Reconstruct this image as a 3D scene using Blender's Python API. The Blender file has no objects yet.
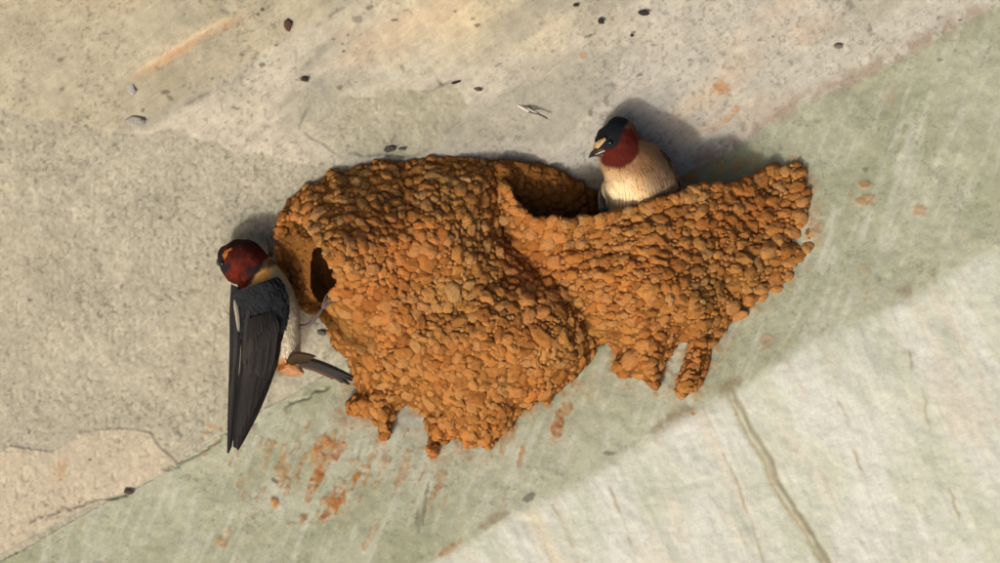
import bpy, math, random
import numpy as np
from mathutils import Matrix, Vector, noise as mnoise
R = math.radians
sc = bpy.context.scene
# ------------------------------------------------------------------ camera, sky, sun, exposure
# Modelling frame: x right, y away from the viewer, z up; one unit U = 0.6 mm.  TILT turns that frame into the world.
U = 0.0006
D = 5000.0                       # viewing distance in units (3 m, long lens)
TILT = R(62)
ROT = Matrix.Rotation(-TILT, 4, 'X')
BASE = Vector((0, 0, 3.5))
def world_mat(p):                # matrix of a thing whose origin is p (modelling frame)
    return Matrix.Translation(BASE) @ ROT @ Matrix.Translation(Vector(p) * U)
cam_d = bpy.data.cameras.new("camera"); cam = bpy.data.objects.new("camera", cam_d)
sc.collection.objects.link(cam); sc.camera = cam
cam_d.lens = 36.0 * D / 1000.0; cam_d.sensor_width = 36.0; cam_d.clip_start = 0.05; cam_d.clip_end = 100
cam.matrix_world = world_mat((0, -D, 0)) @ Matrix.Rotation(R(90), 4, 'X')
LIGHT = Vector((0.50, 1.0, 0.80)).normalized()      # travel direction of the sunlight, modelling frame
lw = (ROT.to_3x3() @ LIGHT).normalized(); to_sun = -lw
sun_el = math.asin(to_sun.z); sun_az = math.atan2(to_sun.x, to_sun.y)
W = bpy.data.worlds.new("World"); sc.world = W; W.use_nodes = True
nt = W.node_tree; nt.nodes.clear()
sky = nt.nodes.new('ShaderNodeTexSky'); sky.sky_type = 'NISHITA'; sky.sun_disc = False
sky.dust_density = 5.0; sky.air_density = 0.5; sky.ozone_density = 0.3; sky.sun_elevation = sun_el; sky.sun_rotation = sun_az
bg = nt.nodes.new('ShaderNodeBackground'); bg.inputs[1].default_value = 0.15
ow = nt.nodes.new('ShaderNodeOutputWorld')
nt.links.new(sky.outputs[0], bg.inputs[0]); nt.links.new(bg.outputs[0], ow.inputs[0])
sun_d = bpy.data.lights.new("sun", 'SUN'); sun_d.energy = 2.2; sun_d.angle = R(4.5); sun_d.color = (1.0, 0.965, 0.90)
sun = bpy.data.objects.new("sun", sun_d); sc.collection.objects.link(sun)
sun.rotation_euler = lw.to_track_quat('-Z', 'Y').to_euler(); sun.location = BASE + to_sun * 5
sc.view_settings.view_transform = 'Standard'; sc.view_settings.look = 'None'
sc.view_settings.exposure = 0.0; sc.view_settings.gamma = 1.0
rng = np.random.default_rng(7); random.seed(7)

# ------------------------------------------------------------------ helpers
def S(r, g, b, k=1.0):           # sRGB 0-255 -> linear
    c = np.array([r, g, b]) / 255.0
    return np.where(c <= .04045, c / 12.92, ((c + .055) / 1.055) ** 2.4) * k
def _h(ix, iy, seed):
    n = (ix.astype(np.int64) * 374761393 + iy.astype(np.int64) * 668265263 + seed * 1442695041) & 0xffffffff
    n = ((n ^ (n >> 13)) * 1274126177) & 0xffffffff
    return ((n ^ (n >> 16)) & 0xffff) / 32767.5 - 1.0
def vn(x, y, seed):
    xi = np.floor(x); yi = np.floor(y); fx = x - xi; fy = y - yi
    fx = fx * fx * (3 - 2 * fx); fy = fy * fy * (3 - 2 * fy)
    a = _h(xi, yi, seed); b = _h(xi + 1, yi, seed); c = _h(xi, yi + 1, seed); d = _h(xi + 1, yi + 1, seed)
    return (a * (1 - fx) + b * fx) * (1 - fy) + (c * (1 - fx) + d * fx) * fy
def fbm(x, y, scale, octv=4, seed=0, gain=.5, ang=0, stretch=1):
    x = np.asarray(x, float); y = np.asarray(y, float)
    ca, sa = math.cos(R(ang)), math.sin(R(ang))
    u = (x * ca + y * sa) / (scale * stretch); v = (-x * sa + y * ca) / scale
    t = 0; a = 1; n = 0
    for o in range(octv):
        t = t + a * vn(u + 17.3 * o, v - 9.1 * o, seed + o * 31); n += a; a *= gain; u = u * 2.03; v = v * 2.03
    return t / n * 1.5
def sm(e0, e1, x):
    t = np.clip((x - e0) / (e1 - e0), 0, 1); return t * t * (3 - 2 * t)
def seg_dist(x, y, pts, closed=False):
    x = np.asarray(x, float); y = np.asarray(y, float)
    best = np.full(x.shape, 1e9); n = len(pts)
    for i in range(n if closed else n - 1):
        ax, ay = pts[i]; bx, by = pts[(i + 1) % n]
        dx, dy = bx - ax, by - ay; L = dx * dx + dy * dy + 1e-9
        t = np.clip(((x - ax) * dx + (y - ay) * dy) / L, 0, 1)
        best = np.minimum(best, (x - ax - t * dx) ** 2 + (y - ay - t * dy) ** 2)
    return np.sqrt(best)
def inside(x, y, pts):
    x = np.asarray(x, float); y = np.asarray(y, float); r = np.zeros(x.shape, bool); n = len(pts)
    for i in range(n):
        ax, ay = pts[i]; bx, by = pts[(i + 1) % n]
        if ay == by: continue
        c = ((ay > y) != (by > y)) & (x < (bx - ax) * (y - ay) / (by - ay) + ax)
        r ^= c
    return r
def sdist(x, y, pts):            # positive inside
    return np.where(inside(x, y, pts), 1, -1) * seg_dist(x, y, pts, True)
def P(px, py, Y):                # picture place + depth -> modelling frame
    k = (D + Y) / D
    return np.stack([(px - 500) * k, Y + 0 * px, (281.5 - py) * k], -1)
def P1(px, py, Y):
    k = (D + Y) / D; return Vector(((px - 500) * k, Y, (281.5 - py) * k))

def mesh(name, V, F, colors=None, smooth=True):
    V = np.asarray(V, float); me = bpy.data.meshes.new(name)
    F = np.asarray(F) if not isinstance(F, list) else F
    if isinstance(F, np.ndarray):
        nf, k = F.shape
        me.vertices.add(len(V)); me.vertices.foreach_set('co', V.astype(np.float32).ravel())
        me.loops.add(nf * k); me.loops.foreach_set('vertex_index', F.astype(np.int32).ravel())
        me.polygons.add(nf); me.polygons.foreach_set('loop_start', np.arange(0, nf * k, k, dtype=np.int32))
        me.update(calc_edges=True); me.validate()
    else:
        me.from_pydata(V.tolist(), [], F)
    if smooth: me.polygons.foreach_set('use_smooth', np.ones(len(me.polygons), bool))
    if colors is not None:
        ca = me.color_attributes.new('tint', 'FLOAT_COLOR', 'POINT')
        c = np.ones((len(V), 4), np.float32); c[:, :3] = colors; ca.data.foreach_set('color', c.ravel())
    me.update(); return me
def link(name, me, mat=None, parent=None, origin=None):
    o = bpy.data.objects.new(name, me); sc.collection.objects.link(o)
    if me is not None and mat is not None and not me.materials: me.materials.append(mat)
    if parent is not None: o.parent = parent
    elif origin is not None: o.matrix_world = world_mat(origin)
    return o
def build(name, V, F, mat, origin, parent=None, colors=None, smooth=True):
    V = (np.asarray(V, float) - np.array(origin)) * U
    return link(name, mesh(name, V, F, colors, smooth), mat, parent, origin)
def thing(name, origin, label, cat, group=None):
    o = bpy.data.objects.new(name, None); sc.collection.objects.link(o); o.empty_display_size = .02
    o.matrix_world = world_mat(origin); tag(o, label, cat, group); return o
def tag(o, label=None, cat=None, group=None, kind=None):
    for k, v in (('label', label), ('category', cat), ('group', group), ('kind', kind)):
        if v: o[k] = v
    return o
def grid_faces(nr, nc, wrap=False):
    i = np.arange(nr - 1)[:, None] * nc; j = np.arange(nc if wrap else nc - 1)[None, :]
    j2 = (j + 1) % nc
    return np.stack([i + j, i + j2, i + nc + j2, i + nc + j], -1).reshape(-1, 4)

# ------------------------------------------------------------------ materials
def material(name, attr=True, base=(.5, .5, .5), rough=.9, bumps=(), mott=None, island=0.0, spec=.3, sheen=0, hue=None):
    m = bpy.data.materials.new(name); m.use_nodes = True; t = m.node_tree; n = t.nodes; L = t.links; n.clear()
    out = n.new('ShaderNodeOutputMaterial'); b = n.new('ShaderNodeBsdfPrincipled'); L.new(b.outputs[0], out.inputs[0])
    b.inputs['Roughness'].default_value = rough; b.inputs['Specular IOR Level'].default_value = spec
    if sheen: b.inputs['Sheen Weight'].default_value = sheen; b.inputs['Sheen Roughness'].default_value = .4
    tc = n.new('ShaderNodeNewGeometry')
    if attr:
        a = n.new('ShaderNodeAttribute'); a.attribute_name = 'tint'; col = a.outputs['Color']
    else:
        c = n.new('ShaderNodeRGB'); c.outputs[0].default_value = (*base, 1); col = c.outputs[0]
    def mul(col, fac):
        x = n.new('ShaderNodeMix'); x.data_type = 'RGBA'; x.blend_type = 'MULTIPLY'; x.inputs[0].default_value = 1
        L.new(col, x.inputs[6]); L.new(fac, x.inputs[7]); return x.outputs[2]
    def noise(scale, det=4, rgh=.6):
        x = n.new('ShaderNodeTexNoise'); x.inputs['Scale'].default_value = scale; x.inputs['Detail'].default_value = det
        x.inputs['Roughness'].default_value = rgh; L.new(tc.outputs['Position'], x.inputs['Vector']); return x
    def rngmap(v, lo, hi, f0=.25, f1=.75):
        x = n.new('ShaderNodeMapRange'); x.inputs[1].default_value = f0; x.inputs[2].default_value = f1
        x.inputs[3].default_value = lo; x.inputs[4].default_value = hi; L.new(v, x.inputs[0]); return x.outputs[0]
    for sc_, lo, hi in (mott or ()):
        col = mul(col, rngmap(noise(sc_).outputs[0], lo, hi))
    if hue:
        nz = noise(hue[0], 3); rp = n.new('ShaderNodeValToRGB'); L.new(nz.outputs[0], rp.inputs[0])
        rp.color_ramp.elements[0].position = .34; rp.color_ramp.elements[0].color = (*hue[1], 1)
        rp.color_ramp.elements[1].position = .66; rp.color_ramp.elements[1].color = (*hue[2], 1)
        col = mul(col, rp.outputs[0])
    if island:
        oi = n.new('ShaderNodeObjectInfo'); ad = n.new('ShaderNodeMath'); ad.operation = 'ADD'
        L.new(oi.outputs['Random'], ad.inputs[0]); L.new(tc.outputs['Random Per Island'], ad.inputs[1])
        fr = n.new('ShaderNodeMath'); fr.operation = 'FRACT'; L.new(ad.outputs[0], fr.inputs[0])
        rp = n.new('ShaderNodeValToRGB'); L.new(fr.outputs[0], rp.inputs[0]); e = rp.color_ramp.elements
        e[0].position = 0; e[0].color = (1 - island, (1 - island) * .93, (1 - island) * .86, 1)
        e[1].position = 1; e[1].color = (1 + island * .5, 1 + island * .45, 1 + island * .35, 1)
        x = rp.color_ramp.elements.new(.5); x.color = (1.0, .96, .9, 1)
        x = rp.color_ramp.elements.new(.90); x.color = (.92, 1.06, 1.40, 1)
        x = rp.color_ramp.elements.new(.08); x.color = (.66, .60, .56, 1)
        col = mul(col, rp.outputs[0])
    L.new(col, b.inputs['Base Color']); prev = None
    for sc_, dist, st in bumps:
        bp = n.new('ShaderNodeBump'); bp.inputs['Distance'].default_value = dist; bp.inputs['Strength'].default_value = st
        L.new(noise(sc_, 5, .65).outputs[0], bp.inputs['Height'])
        if prev: L.new(prev, bp.inputs['Normal'])
        prev = bp.outputs[0]
    if prev: L.new(prev, b.inputs['Normal'])
    return m
M_conc = material('concrete', rough=.93, bumps=((420, .0009, .3), (1500, .0004, .35)), mott=((160, .93, 1.06), (900, .90, 1.09)), spec=.2)
MUD = tuple(S(196, 137, 74) * .74)
M_mud = material('mud', attr=False, base=MUD, rough=.95, bumps=((600, .0018, .8), (2200, .0007, .7)), mott=((500, .86, 1.10), (1800, .90, 1.08)),
                 island=.22, hue=(22, (1.06, .90, .80), (.96, 1.05, 1.06)), spec=.12)
M_mud_shade = material('mud_shaded', attr=False, base=tuple(np.array(MUD) * [.55, .50, .42]), rough=.97, bumps=((500, .002, .8), (1600, .0008, .8)),  # darker mud copy, shade of hollows and crevices put into its colour
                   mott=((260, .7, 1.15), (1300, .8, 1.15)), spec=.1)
M_feather = material('feather', rough=.8, bumps=((1800, .0003, .4),), mott=((900, .82, 1.18),), spec=.10)
M_gloss = material('dark_feather', rough=.55, bumps=((1800, .0003, .4),), mott=((900, .7, 1.3),), spec=.10)
M_beak = material('beak', attr=False, base=(.022, .018, .016), rough=.4, spec=.5)
M_eye = material('eye', attr=False, base=(.004, .003, .003), rough=.25, spec=.3)
M_leg = material('leg_skin', attr=False, base=(.085, .058, .052), rough=.6, bumps=((2500, .0003, .6),), spec=.3)
M_speck = material('dirt_fleck', rough=.9, bumps=((1800, .0005, .6),), mott=((1200, .7, 1.2),), spec=.2)

# ------------------------------------------------------------------ concrete underside
AX = np.array([1.0, .56]); AX /= np.linalg.norm(AX)
def q_of(px, py):                # distance up-left of the ceiling/haunch corner, picture units
    line = 490 - .56 * (px - 125) + 4 * np.sin(px / 70.) + 2.0 * np.sin(px / 23. + 1)
    return (line - py) * AX[0]
KC, KG, KW, QW = .42, .30, .06, -210.0
def Yc(px, py):                  # smooth depth of the concrete
    px = np.asarray(px, float); py = np.asarray(py, float)
    q = q_of(px, py) * .985
    r = 2.0
    up = .5 * (q + np.sqrt(q * q + r * r)); dn = .5 * (q - np.sqrt(q * q + r * r))
    q2 = q - QW; r2 = 16.0; dn2 = .5 * (q2 - np.sqrt(q2 * q2 + r2 * r2))
    return -KC * up + KG * dn - (KG - KW) * dn2
rough_edge = [(-400, 60), (-60, 100), (60, 118), (125, 131), (170, 132), (215, 142), (265, 157), (330, 166), (420, 178), (420, 900), (-400, 900)]
patch2 = [(322, 100), (345, 94), (365, 96), (392, 89), (425, 91), (441, 86), (436, 76), (455, 82), (468, 105), (462, 118), (444, 132), (438, 146), (400, 156), (340, 150), (300, 128), (306, 108)]
corner_patch = [(-40, 470), (10, 446), (52, 452), (84, 432), (125, 428), (150, 433), (158, 446), (180, 465), (160, 474), (130, 489), (60, 520), (-10, 560), (-60, 540)]
tl_line = [(134, 72), (172, 50), (205, 30), (246, 10)]
tl_groove = [(60, 175), (140, 128), (172, 112), (232, 80), (290, 42), (350, 2), (390, -22)]
wall_ridge = [(731, 393), (742, 416), (756, 442), (768, 462), (773, 480), (787, 503), (804, 526), (818, 550), (840, 590), (860, 640)]
crack = [(30, 520), (126, 492), (150, 478), (180, 464), (196, 456), (216, 440), (240, 430), (262, 416), (285, 410), (292, 402), (312, 396), (330, 384)]

def spots(px, py, lst):
    t = np.zeros(px.shape)
    for (x, y, a, b, ang, s) in lst:
        m = (abs(px - x) < 3 * max(a, b)) & (abs(py - y) < 3 * max(a, b))
        ca, sa = math.cos(R(ang)), math.sin(R(ang)); dx = px[m] - x; dy = py[m] - y
        u = (dx * ca + dy * sa) / a; v = (-dx * sa + dy * ca) / b
        d = np.sqrt(u * u + v * v) + .35 * fbm(px[m], py[m], 4, 3, int(x))
        t[m] = np.maximum(t[m], s * (1 - sm(.7, 1.2, d)))
    return t

def concrete(px, py):
    """relief (towards the viewer, units) and albedo at picture places"""
    q = q_of(px, py)
    C = q > 0
    x, y = px, py
    wob = fbm(x, y, 26, 4, 5) * 7
    # relief
    h = 2.2 * fbm(x, y, 130, 3, 1) + .8 * fbm(x, y, 34, 3, 2) + .32 * fbm(x, y, 7, 3, 3)
    rg = sm(-2, 2, sdist(x, y, rough_edge) + wob) * C
    p2 = sm(-3, 3, sdist(x, y, patch2) + wob * .7 + 3 * fbm(x, y, 6, 3, 44)) * C * (1 - .75 * np.exp(-(((x - 318) / 30) ** 2)))
    rz = np.maximum(rg, p2)
    h = h + rz * (.30 * fbm(x, y, 3.2, 3, 11) + .55 * fbm(x, y, 17, 4, 12, gain=.6) - 1.0 - .8 * sm(.5, .8, fbm(x, y, 6, 2, 13)))
    streak = fbm(x, y, 5, 3, 21, ang=-38, stretch=7)
    h = h + (C & True) * (1 - rz) * .5 * streak
    d = seg_dist(x, y, tl_line); side = sm(-3, 3, (x - 134) * .5 + (y - 72) * .87)
    ridge = np.exp(-(d / 4.2) ** 2); ridge = ridge * sm(128, 160, x) * sm(252, 205, x); h = h + 2.6 * ridge
    dg = seg_dist(x + fbm(x, y, 20, 2, 8) * 3, y, tl_groove); h = h - 1.0 * np.exp(-(dg / 5) ** 2) * C
    cp = sm(-1, 1, sdist(x, y, corner_patch) + wob * .15); h = h + 1.6 * cp
    dc = seg_dist(x + fbm(x, y, 9, 3, 14) * 3.5, y + fbm(x, y, 9, 3, 15) * 3.5, crack)
    ck = np.exp(-(dc / 1.6) ** 2) * sm(-.5, .2, fbm(x, y, 30, 2, 16) + .25); h = h - 2.2 * ck
    # patch edge crack
    e2 = np.exp(-(sdist(x, y, patch2) + wob * .7) ** 2 / 2.2) * sm(-.15, .25, fbm(x, y, 18, 2, 41)) * C
    e1 = np.exp(-(sdist(x, y, rough_edge) + wob) ** 2 / 3) * sm(0, .5, fbm(x, y, 22, 2, 42)) * C
    h = h - 1.0 * e2 - .7 * e1
    # wall (lower right)
    wq = sm(6, -10, q - QW + 3 * fbm(x, y, 40, 3, 51))
    wst = fbm(x, y, 9, 4, 52, ang=64, stretch=9); h = h + wq * (.25 * wst + .5 * fbm(x, y, 20, 3, 54))
    dr = seg_dist(x + 1.5 * fbm(x, y, 15, 2, 53), y, wall_ridge)
    h = h + wq * (.6 * np.exp(-(dr / 2.0) ** 2) - .3 * np.exp(-((dr - 5) / 2.6) ** 2))
    # debris bumps of dried mud on the green face, in short runs down the slope
    gq = sm(3, -3, q) * (1 - wq)
    # albedo
    tan = S(184, 179, 161); warm = S(191, 184, 166); grey = S(179, 177, 167); rough = S(168, 164, 145); olive = S(160, 157, 134)
    n1 = fbm(x, y, 120, 4, 61)[..., None]; n2 = fbm(x, y, 42, 4, 62)[..., None]; n3 = fbm(x, y, 10, 4, 63)[..., None]
    cc = tan + (warm - tan) * np.clip(.5 + n1, 0, 1)
    cc = cc + (grey - cc) * np.clip(sm(420, 760, x + 0.8 * y)[..., None] * .75 + n2 * .4, 0, 1)
    yel = np.exp(-(((x - 470) / 120) ** 2 + ((y - 18) / 40) ** 2))[..., None]
    cc = cc + (S(202, 186, 150) - cc) * np.clip(yel * .6 + .2 * n2, 0, .8)
    cc = cc + (S(198, 176, 148) - cc) * (.5 * sm(.15, .7, fbm(x, y, 60, 3, 64, ang=-32, stretch=2.5)))[..., None]
    cc = cc + (S(150, 148, 132) - cc) * (.62 * sm(.1, .75, fbm(x, y, 36, 4, 65, ang=-32, stretch=3)))[..., None]
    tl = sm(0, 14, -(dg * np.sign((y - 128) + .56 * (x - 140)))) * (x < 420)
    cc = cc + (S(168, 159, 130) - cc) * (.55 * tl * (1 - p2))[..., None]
    cc = cc + (rough - cc) * (rg * (.85))[..., None]
    cc = cc + (olive - cc) * (p2 * .75)[..., None]
    cc = cc * (1 + (.10 * n3 + .06 * n2))
    sand = fbm(x, y, 2.6, 2, 66); cc = cc * (1 + rz * .10 * sand)[..., None]
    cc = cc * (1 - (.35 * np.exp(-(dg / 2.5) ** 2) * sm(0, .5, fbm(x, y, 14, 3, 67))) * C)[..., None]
    low = sm(.45, .8, fbm(x, y, 3.4, 2, 68)) * sm(0, .5, fbm(x, y, 50, 2, 69) + .15); cc = cc * (1 - .30 * low)[..., None]
    up = (side * ridge)[..., None]; dn = ((1 - side) * ridge)[..., None]
    cc = cc + (S(226, 206, 172) - cc) * ridge[..., None] * .8
    orr = (np.exp(-((seg_dist(x, y - 5, tl_line)) / 4.5) ** 2) * sm(120, 150, x) * sm(270, 200, x) * (.8 + .6 * fbm(x, y, 12, 3, 77)))[..., None]; cc = cc + (S(200, 160, 118) - cc) * np.clip(orr, 0, 1) * .7
    cc = cc + (S(190, 178, 156) - cc) * cp[..., None] * .7
    # green face
    g1 = S(182, 184, 160); g2 = S(168, 171, 144); g3 = S(198, 200, 182)
    gn = fbm(x, y, 45, 4, 71, ang=-30, stretch=2)[..., None]; gs = fbm(x, y, 6, 4, 72, ang=112, stretch=6)[..., None]
    gc = g1 + (g2 - g1) * np.clip(.4 + gn * .9, 0, 1); gc = gc + (g3 - gc) * np.clip(gs * .9, 0, .8)
    gc = gc + (S(160, 168, 162) - gc) * (.7 * np.exp(-(((x - 420) / 60) ** 2 + ((y - 410) / 34) ** 2)))[..., None]
    gc = gc + (S(158, 162, 130) - gc) * (.5 * sm(0, .8, fbm(x, y, 70, 3, 73)))[..., None]
    gc = gc * (1 + .08 * fbm(x, y, 9, 4, 74))[..., None]
    green_spot = np.exp(-(((x - 715) / 62) ** 2 + ((y - 172) / 22) ** 2))[..., None]; gc = gc + (S(120, 126, 88) - gc) * np.clip(green_spot * 1.0, 0, .65)  # darker green patch at the corner above the cup rim
    # white wall
    w1 = S(212, 214, 202); w2 = S(197, 201, 182); w3 = S(210, 205, 188)
    wn = fbm(x, y, 26, 5, 81, ang=62, stretch=2.2)[..., None]
    wc = w1 + (w2 - w1) * np.clip(.45 + wn, 0, 1)
    wc = wc + (w3 - wc) * (sm(.2, .8, fbm(x, y, 14, 4, 82, ang=64, stretch=8)) * .75)[..., None]
    wc = wc * (1 - .09 * sm(.45, .8, wst))[..., None]
    lines = [[(700, 395), (712, 430), (732, 470), (750, 515), (765, 565)], [(826, 372), (842, 410), (856, 455), (868, 482)], [(553, 505), (566, 530), (580, 566)], [(600, 470), (622, 520), (640, 570)], [(905, 340), (930, 420), (960, 520)]]
    for i, l in enumerate(lines):
        dl = seg_dist(x + 3 * fbm(x, y, 16, 3, 90 + i), y, l)
        wc = wc + (S(160, 146, 112) - wc) * (.65 * np.exp(-(dl / 1.7) ** 2) * sm(-.4, .4, fbm(x, y, 20, 2, 95 + i)))[..., None]
    wc = wc + (S(158, 150, 120) - wc) * (.85 * np.exp(-((dr - 3.2) / 2.6) ** 2))[..., None]
    wc = wc + (S(150, 132, 96) - wc) * (.6 * np.exp(-(dr / 1.3) ** 2) * sm(-.2, .3, fbm(x, y, 20, 2, 97)))[..., None]
    ye = np.exp(-(seg_dist(x, y, [(530, 512), (545, 540), (556, 566)]) / 9) ** 2)[..., None]; wc = wc + (S(218, 192, 140) - wc) * ye * .3
    wc = wc * (1 + .04 * fbm(x, y, 5, 3, 83))[..., None]
    tex = 1 + .10 * fbm(x, y, 6, 5, 86, gain=.72) + .07 * fbm(x, y, 1.9, 3, 87, ang=-32, stretch=7)
    cc = cc * tex[..., None]; gc = gc * (1 + .8 * (tex - 1))[..., None]; wc = wc * (1 + .45 * (tex - 1))[..., None]
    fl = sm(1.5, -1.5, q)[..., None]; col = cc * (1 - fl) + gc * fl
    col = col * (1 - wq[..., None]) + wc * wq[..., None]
    # brownish wear on the haunch/wall edge
    ew = np.exp(-((q - QW - 4) / 7) ** 2) * sm(.25, .6, fbm(x, y, 26, 4, 84)) * .8
    col = col + (S(132, 110, 78) - col) * ew[..., None] * .7
    # pinkish-brown band along the ceiling corner on the right
    cw = np.exp(-((q - 4) / 8) ** 2) * sm(600, 680, x) * sm(-.5, .3, fbm(x, y, 12, 4, 85)) * 1.4
    col = col + (S(150, 134, 118) - col) * cw[..., None] * .55
    # darker cracks and patch edges
    dk = np.clip(ck * .75 + e2 * .45 + e1 * .3, 0, 1)[..., None]; col = col * (1 - .55 * dk)
    # small dark specks on the ceiling
    sp = [(303, 79, 5, 3, 20, .8), (262, 65, 3, 2, 0, .7), (165, 92, 5, 3, 0, .6), (170, 98, 4, 2, 30, .5), (242, 55, 3, 2, 0, .6), (235, 108, 4, 1.5, 20, .5),
          (338, 88, 4, 1.5, 30, .6), (276, 45, 2, 1.6, 0, .7), (262, 9, 2.4, 2, 0, .8), (258, 14, 2, 1.7, 0, .8), (370, 7, 4, 2, -20, .5), (357, 19, 6, 4, 10, .45),
          (395, 20, 4, 1.5, 0, .7), (344, 51, 2, 1.4, 0, .7), (342, 44, 1.8, 1.5, 0, .6), (348, 35, 2, 1, 0, .6), (333, 39, 2, 1, 0, .6), (455, 11, 2, 1.3, 0, .6),
          (477, 25, 3, 2, 0, .7), (473, 19, 2.5, 1.4, 0, .6), (588, 36, 5, 1.6, -20, .6), (533, 68, 2.2, 1.4, 0, .6), (445, 84, 9, 2, -20, .4), (402, 68, 5, 2, 60, .35),
          (498, 65, 4, 1.5, -30, .4), (590, 113, 2.5, 4, 0, .5), (606, 101, 3, 5, 0, .45), (690, 60, 4, 1.5, 0, .5), (653, 45, 3, 1.5, 10, .5), (760, 40, 3, 2, 0, .5),
          (700, 20, 3, 2, 0, .5), (640, 75, 4, 1.5, -20, .5), (870, 30, 3, 2, 0, .5), (183, 180, 3, 1.2, 20, .5), (160, 300, 4, 1.5, 0, .4), (200, 240, 4, 1.2, 40, .45),
          (228, 313, 6, 1.2, 35, .6), (150, 378, 3, 1.5, 0, .5), (140, 200, 3, 1.2, 0, .4), (352, 490, 2, 1, 0, .6), (865, 170, 3, 2.2, 0, .5), (500, 478, 7, 4, 0, .0),
          (530, 497, 8, 4, -30, .6), (610, 454, 6, 2, 0, .5), (275, 481, 4, 2.5, 40, .7), (95, 250, 3, 2, 0, .5), (60, 60, 4, 2, 0, .5), (30, 300, 3, 2, 0, .5), (940, 60, 4, 2, 0, .5), (960, 20, 3, 2, 0, .6)]
    for i in range(150):
        sx = rng.uniform(-150, 1150); sy = rng.uniform(-100, 600); s = rng.uniform(.8, 2.0)
        if q_of(sx, sy) < (0 if i % 6 else -260): continue
        sp.append((sx, sy, s * 1.4, s, rng.uniform(-60, 60), rng.uniform(.25, .7)))
    s = spots(x, y, sp)[..., None]; col = col + (S(74, 64, 56) - col) * s
    h = h + s[..., 0] * .8
    for sd_, sc_, k_ in ((301, 60, .010), (302, 34, .012)):
        f_ = fbm(x, y, sc_, 4, sd_, gain=.6); ln_ = np.exp(-(f_ / k_) ** 2) * sm(.15, .5, fbm(x, y, 45, 3, sd_ + 9) + .1) * (.35 + .65 * rz)
        col = col * (1 - .34 * ln_ * (1 - wq))[..., None]; h = h - .5 * ln_ * (1 - wq)
    pit = sm(.52, .8, fbm(x, y, 2.4, 2, 305)) * sm(-.2, .5, fbm(x, y, 30, 3, 306)); col = col * (1 - .28 * pit * (1 - wq))[..., None]
    # orange-brown mud marks
    om = [(721, 88, 8, 7, 0, .8), (736, 110, 5, 4, 0, .7), (727, 119, 9, 4, -30, .55), (716, 128, 8, 4, -20, .3), (583, 56, 4, 3.5, 0, .6), (812, 28, 26, 13, -25, .2),
          (865, 184, 7, 4, 0, .75), (866, 200, 9, 5, -10, .7), (850, 195, 3, 6, 0, .3), (815, 210, 8, 12, 20, .35), (213, 427, 9, 3, 20, .55), (206, 434, 4, 2, 0, .4),
          (558, 424, 6, 20, 12, .9), (566, 410, 6, 8, 40, .8), (521, 456, 3.5, 14, 14, .75), (503, 446, 4, 12, 12, .55), (768, 341, 7, 9, 30, .35), (693, 412, 4, 3, 0, .8),
          (275, 503, 5, 5, 0, .85), (222, 543, 7, 6, 0, .65), (228, 536, 3, 7, 0, .4), (290, 524, 4, 3, 0, .6), (302, 520, 3.5, 7, 30, .75), (450, 549, 17, 4, -35, .55),
          (370, 538, 4, 18, 28, .45), (402, 474, 5, 20, 20, .55), (383, 462, 5, 10, 15, .5), (345, 428, 3, 8, 10, .5), (268, 455, 2.5, 16, 14, .4), (298, 445, 3, 10, 10, .4),
          (705, 355, 3, 18, 20, .25), (728, 345, 5, 12, 30, .3), (588, 395, 5, 9, 0, .3), (540, 395, 4, 9, 0, .35), (420, 498, 2, 16, 10, .0), (60, 470, 8, 14, 20, .4), (920, 210, 7, 6, 0, .5),
          (695, 178, 9, 4, -20, .45), (735, 168, 5, 3, 0, .6), (755, 160, 4, 4, 0, .6), (712, 176, 3, 3, 0, .5), (745, 180, 14, 4, -20, .55)]
    stain = spots(x, y, om)
    cl = np.exp(-(((x - 338) / 36) ** 2 + ((y - 478) / 40) ** 2) ** 1.3)
    sn = fbm(x, y, 11, 4, 101, ang=112, stretch=2.6)
    stain = np.maximum(stain, sm(.02, .42, sn + cl * .75 - .50) * sm(.05, .35, cl) * .95)
    cl2 = np.exp(-(((x - 330) / 130) ** 2 + ((y - 470) / 50) ** 2)) * gq
    stain = np.maximum(stain, sm(.30, .62, fbm(x, y, 6, 4, 102, ang=112, stretch=2.6) + cl2 * .5 - .34) * .6 * sm(.12, .4, cl2))
    stain = np.maximum(stain, gq * .25 * sm(.62, 1.0, fbm(x, y, 8, 4, 103, ang=112, stretch=3)))
    # mud film around the foot of the nests
    for pl, wdt in ((nest_a_out, 16), (nest_b_out, 13)):
        ds = -sdist(x, y, pl); stain = np.maximum(stain, gq * np.clip(1 - ds / wdt, 0, 1) * sm(-.2, .4, fbm(x, y, 9, 3, 104)) * .7)
    mud = S(184, 130, 64); mudp = S(158, 98, 42)
    stain = stain * np.clip(.78 + .55 * fbm(x, y, 4, 3, 107), .3, 1); mcol = mud + (mudp - mud) * np.clip(.5 + fbm(x, y, 12, 3, 105), 0, 1)[..., None]
    col = col + (mcol - col) * np.clip(stain, 0, 1)[..., None]
    h = h + stain * (1.0 + .8 * fbm(x, y, 4, 3, 106))
    ds = spots(x, y, [(425, 505, 2, 20, 8, .5), (418, 520, 3, 12, 0, .4), (360, 450, 2, 14, 15, .3)])[..., None]; col = col + (S(92, 88, 74) - col) * ds
    return h, np.clip(col, .01, .9) * .77

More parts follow.
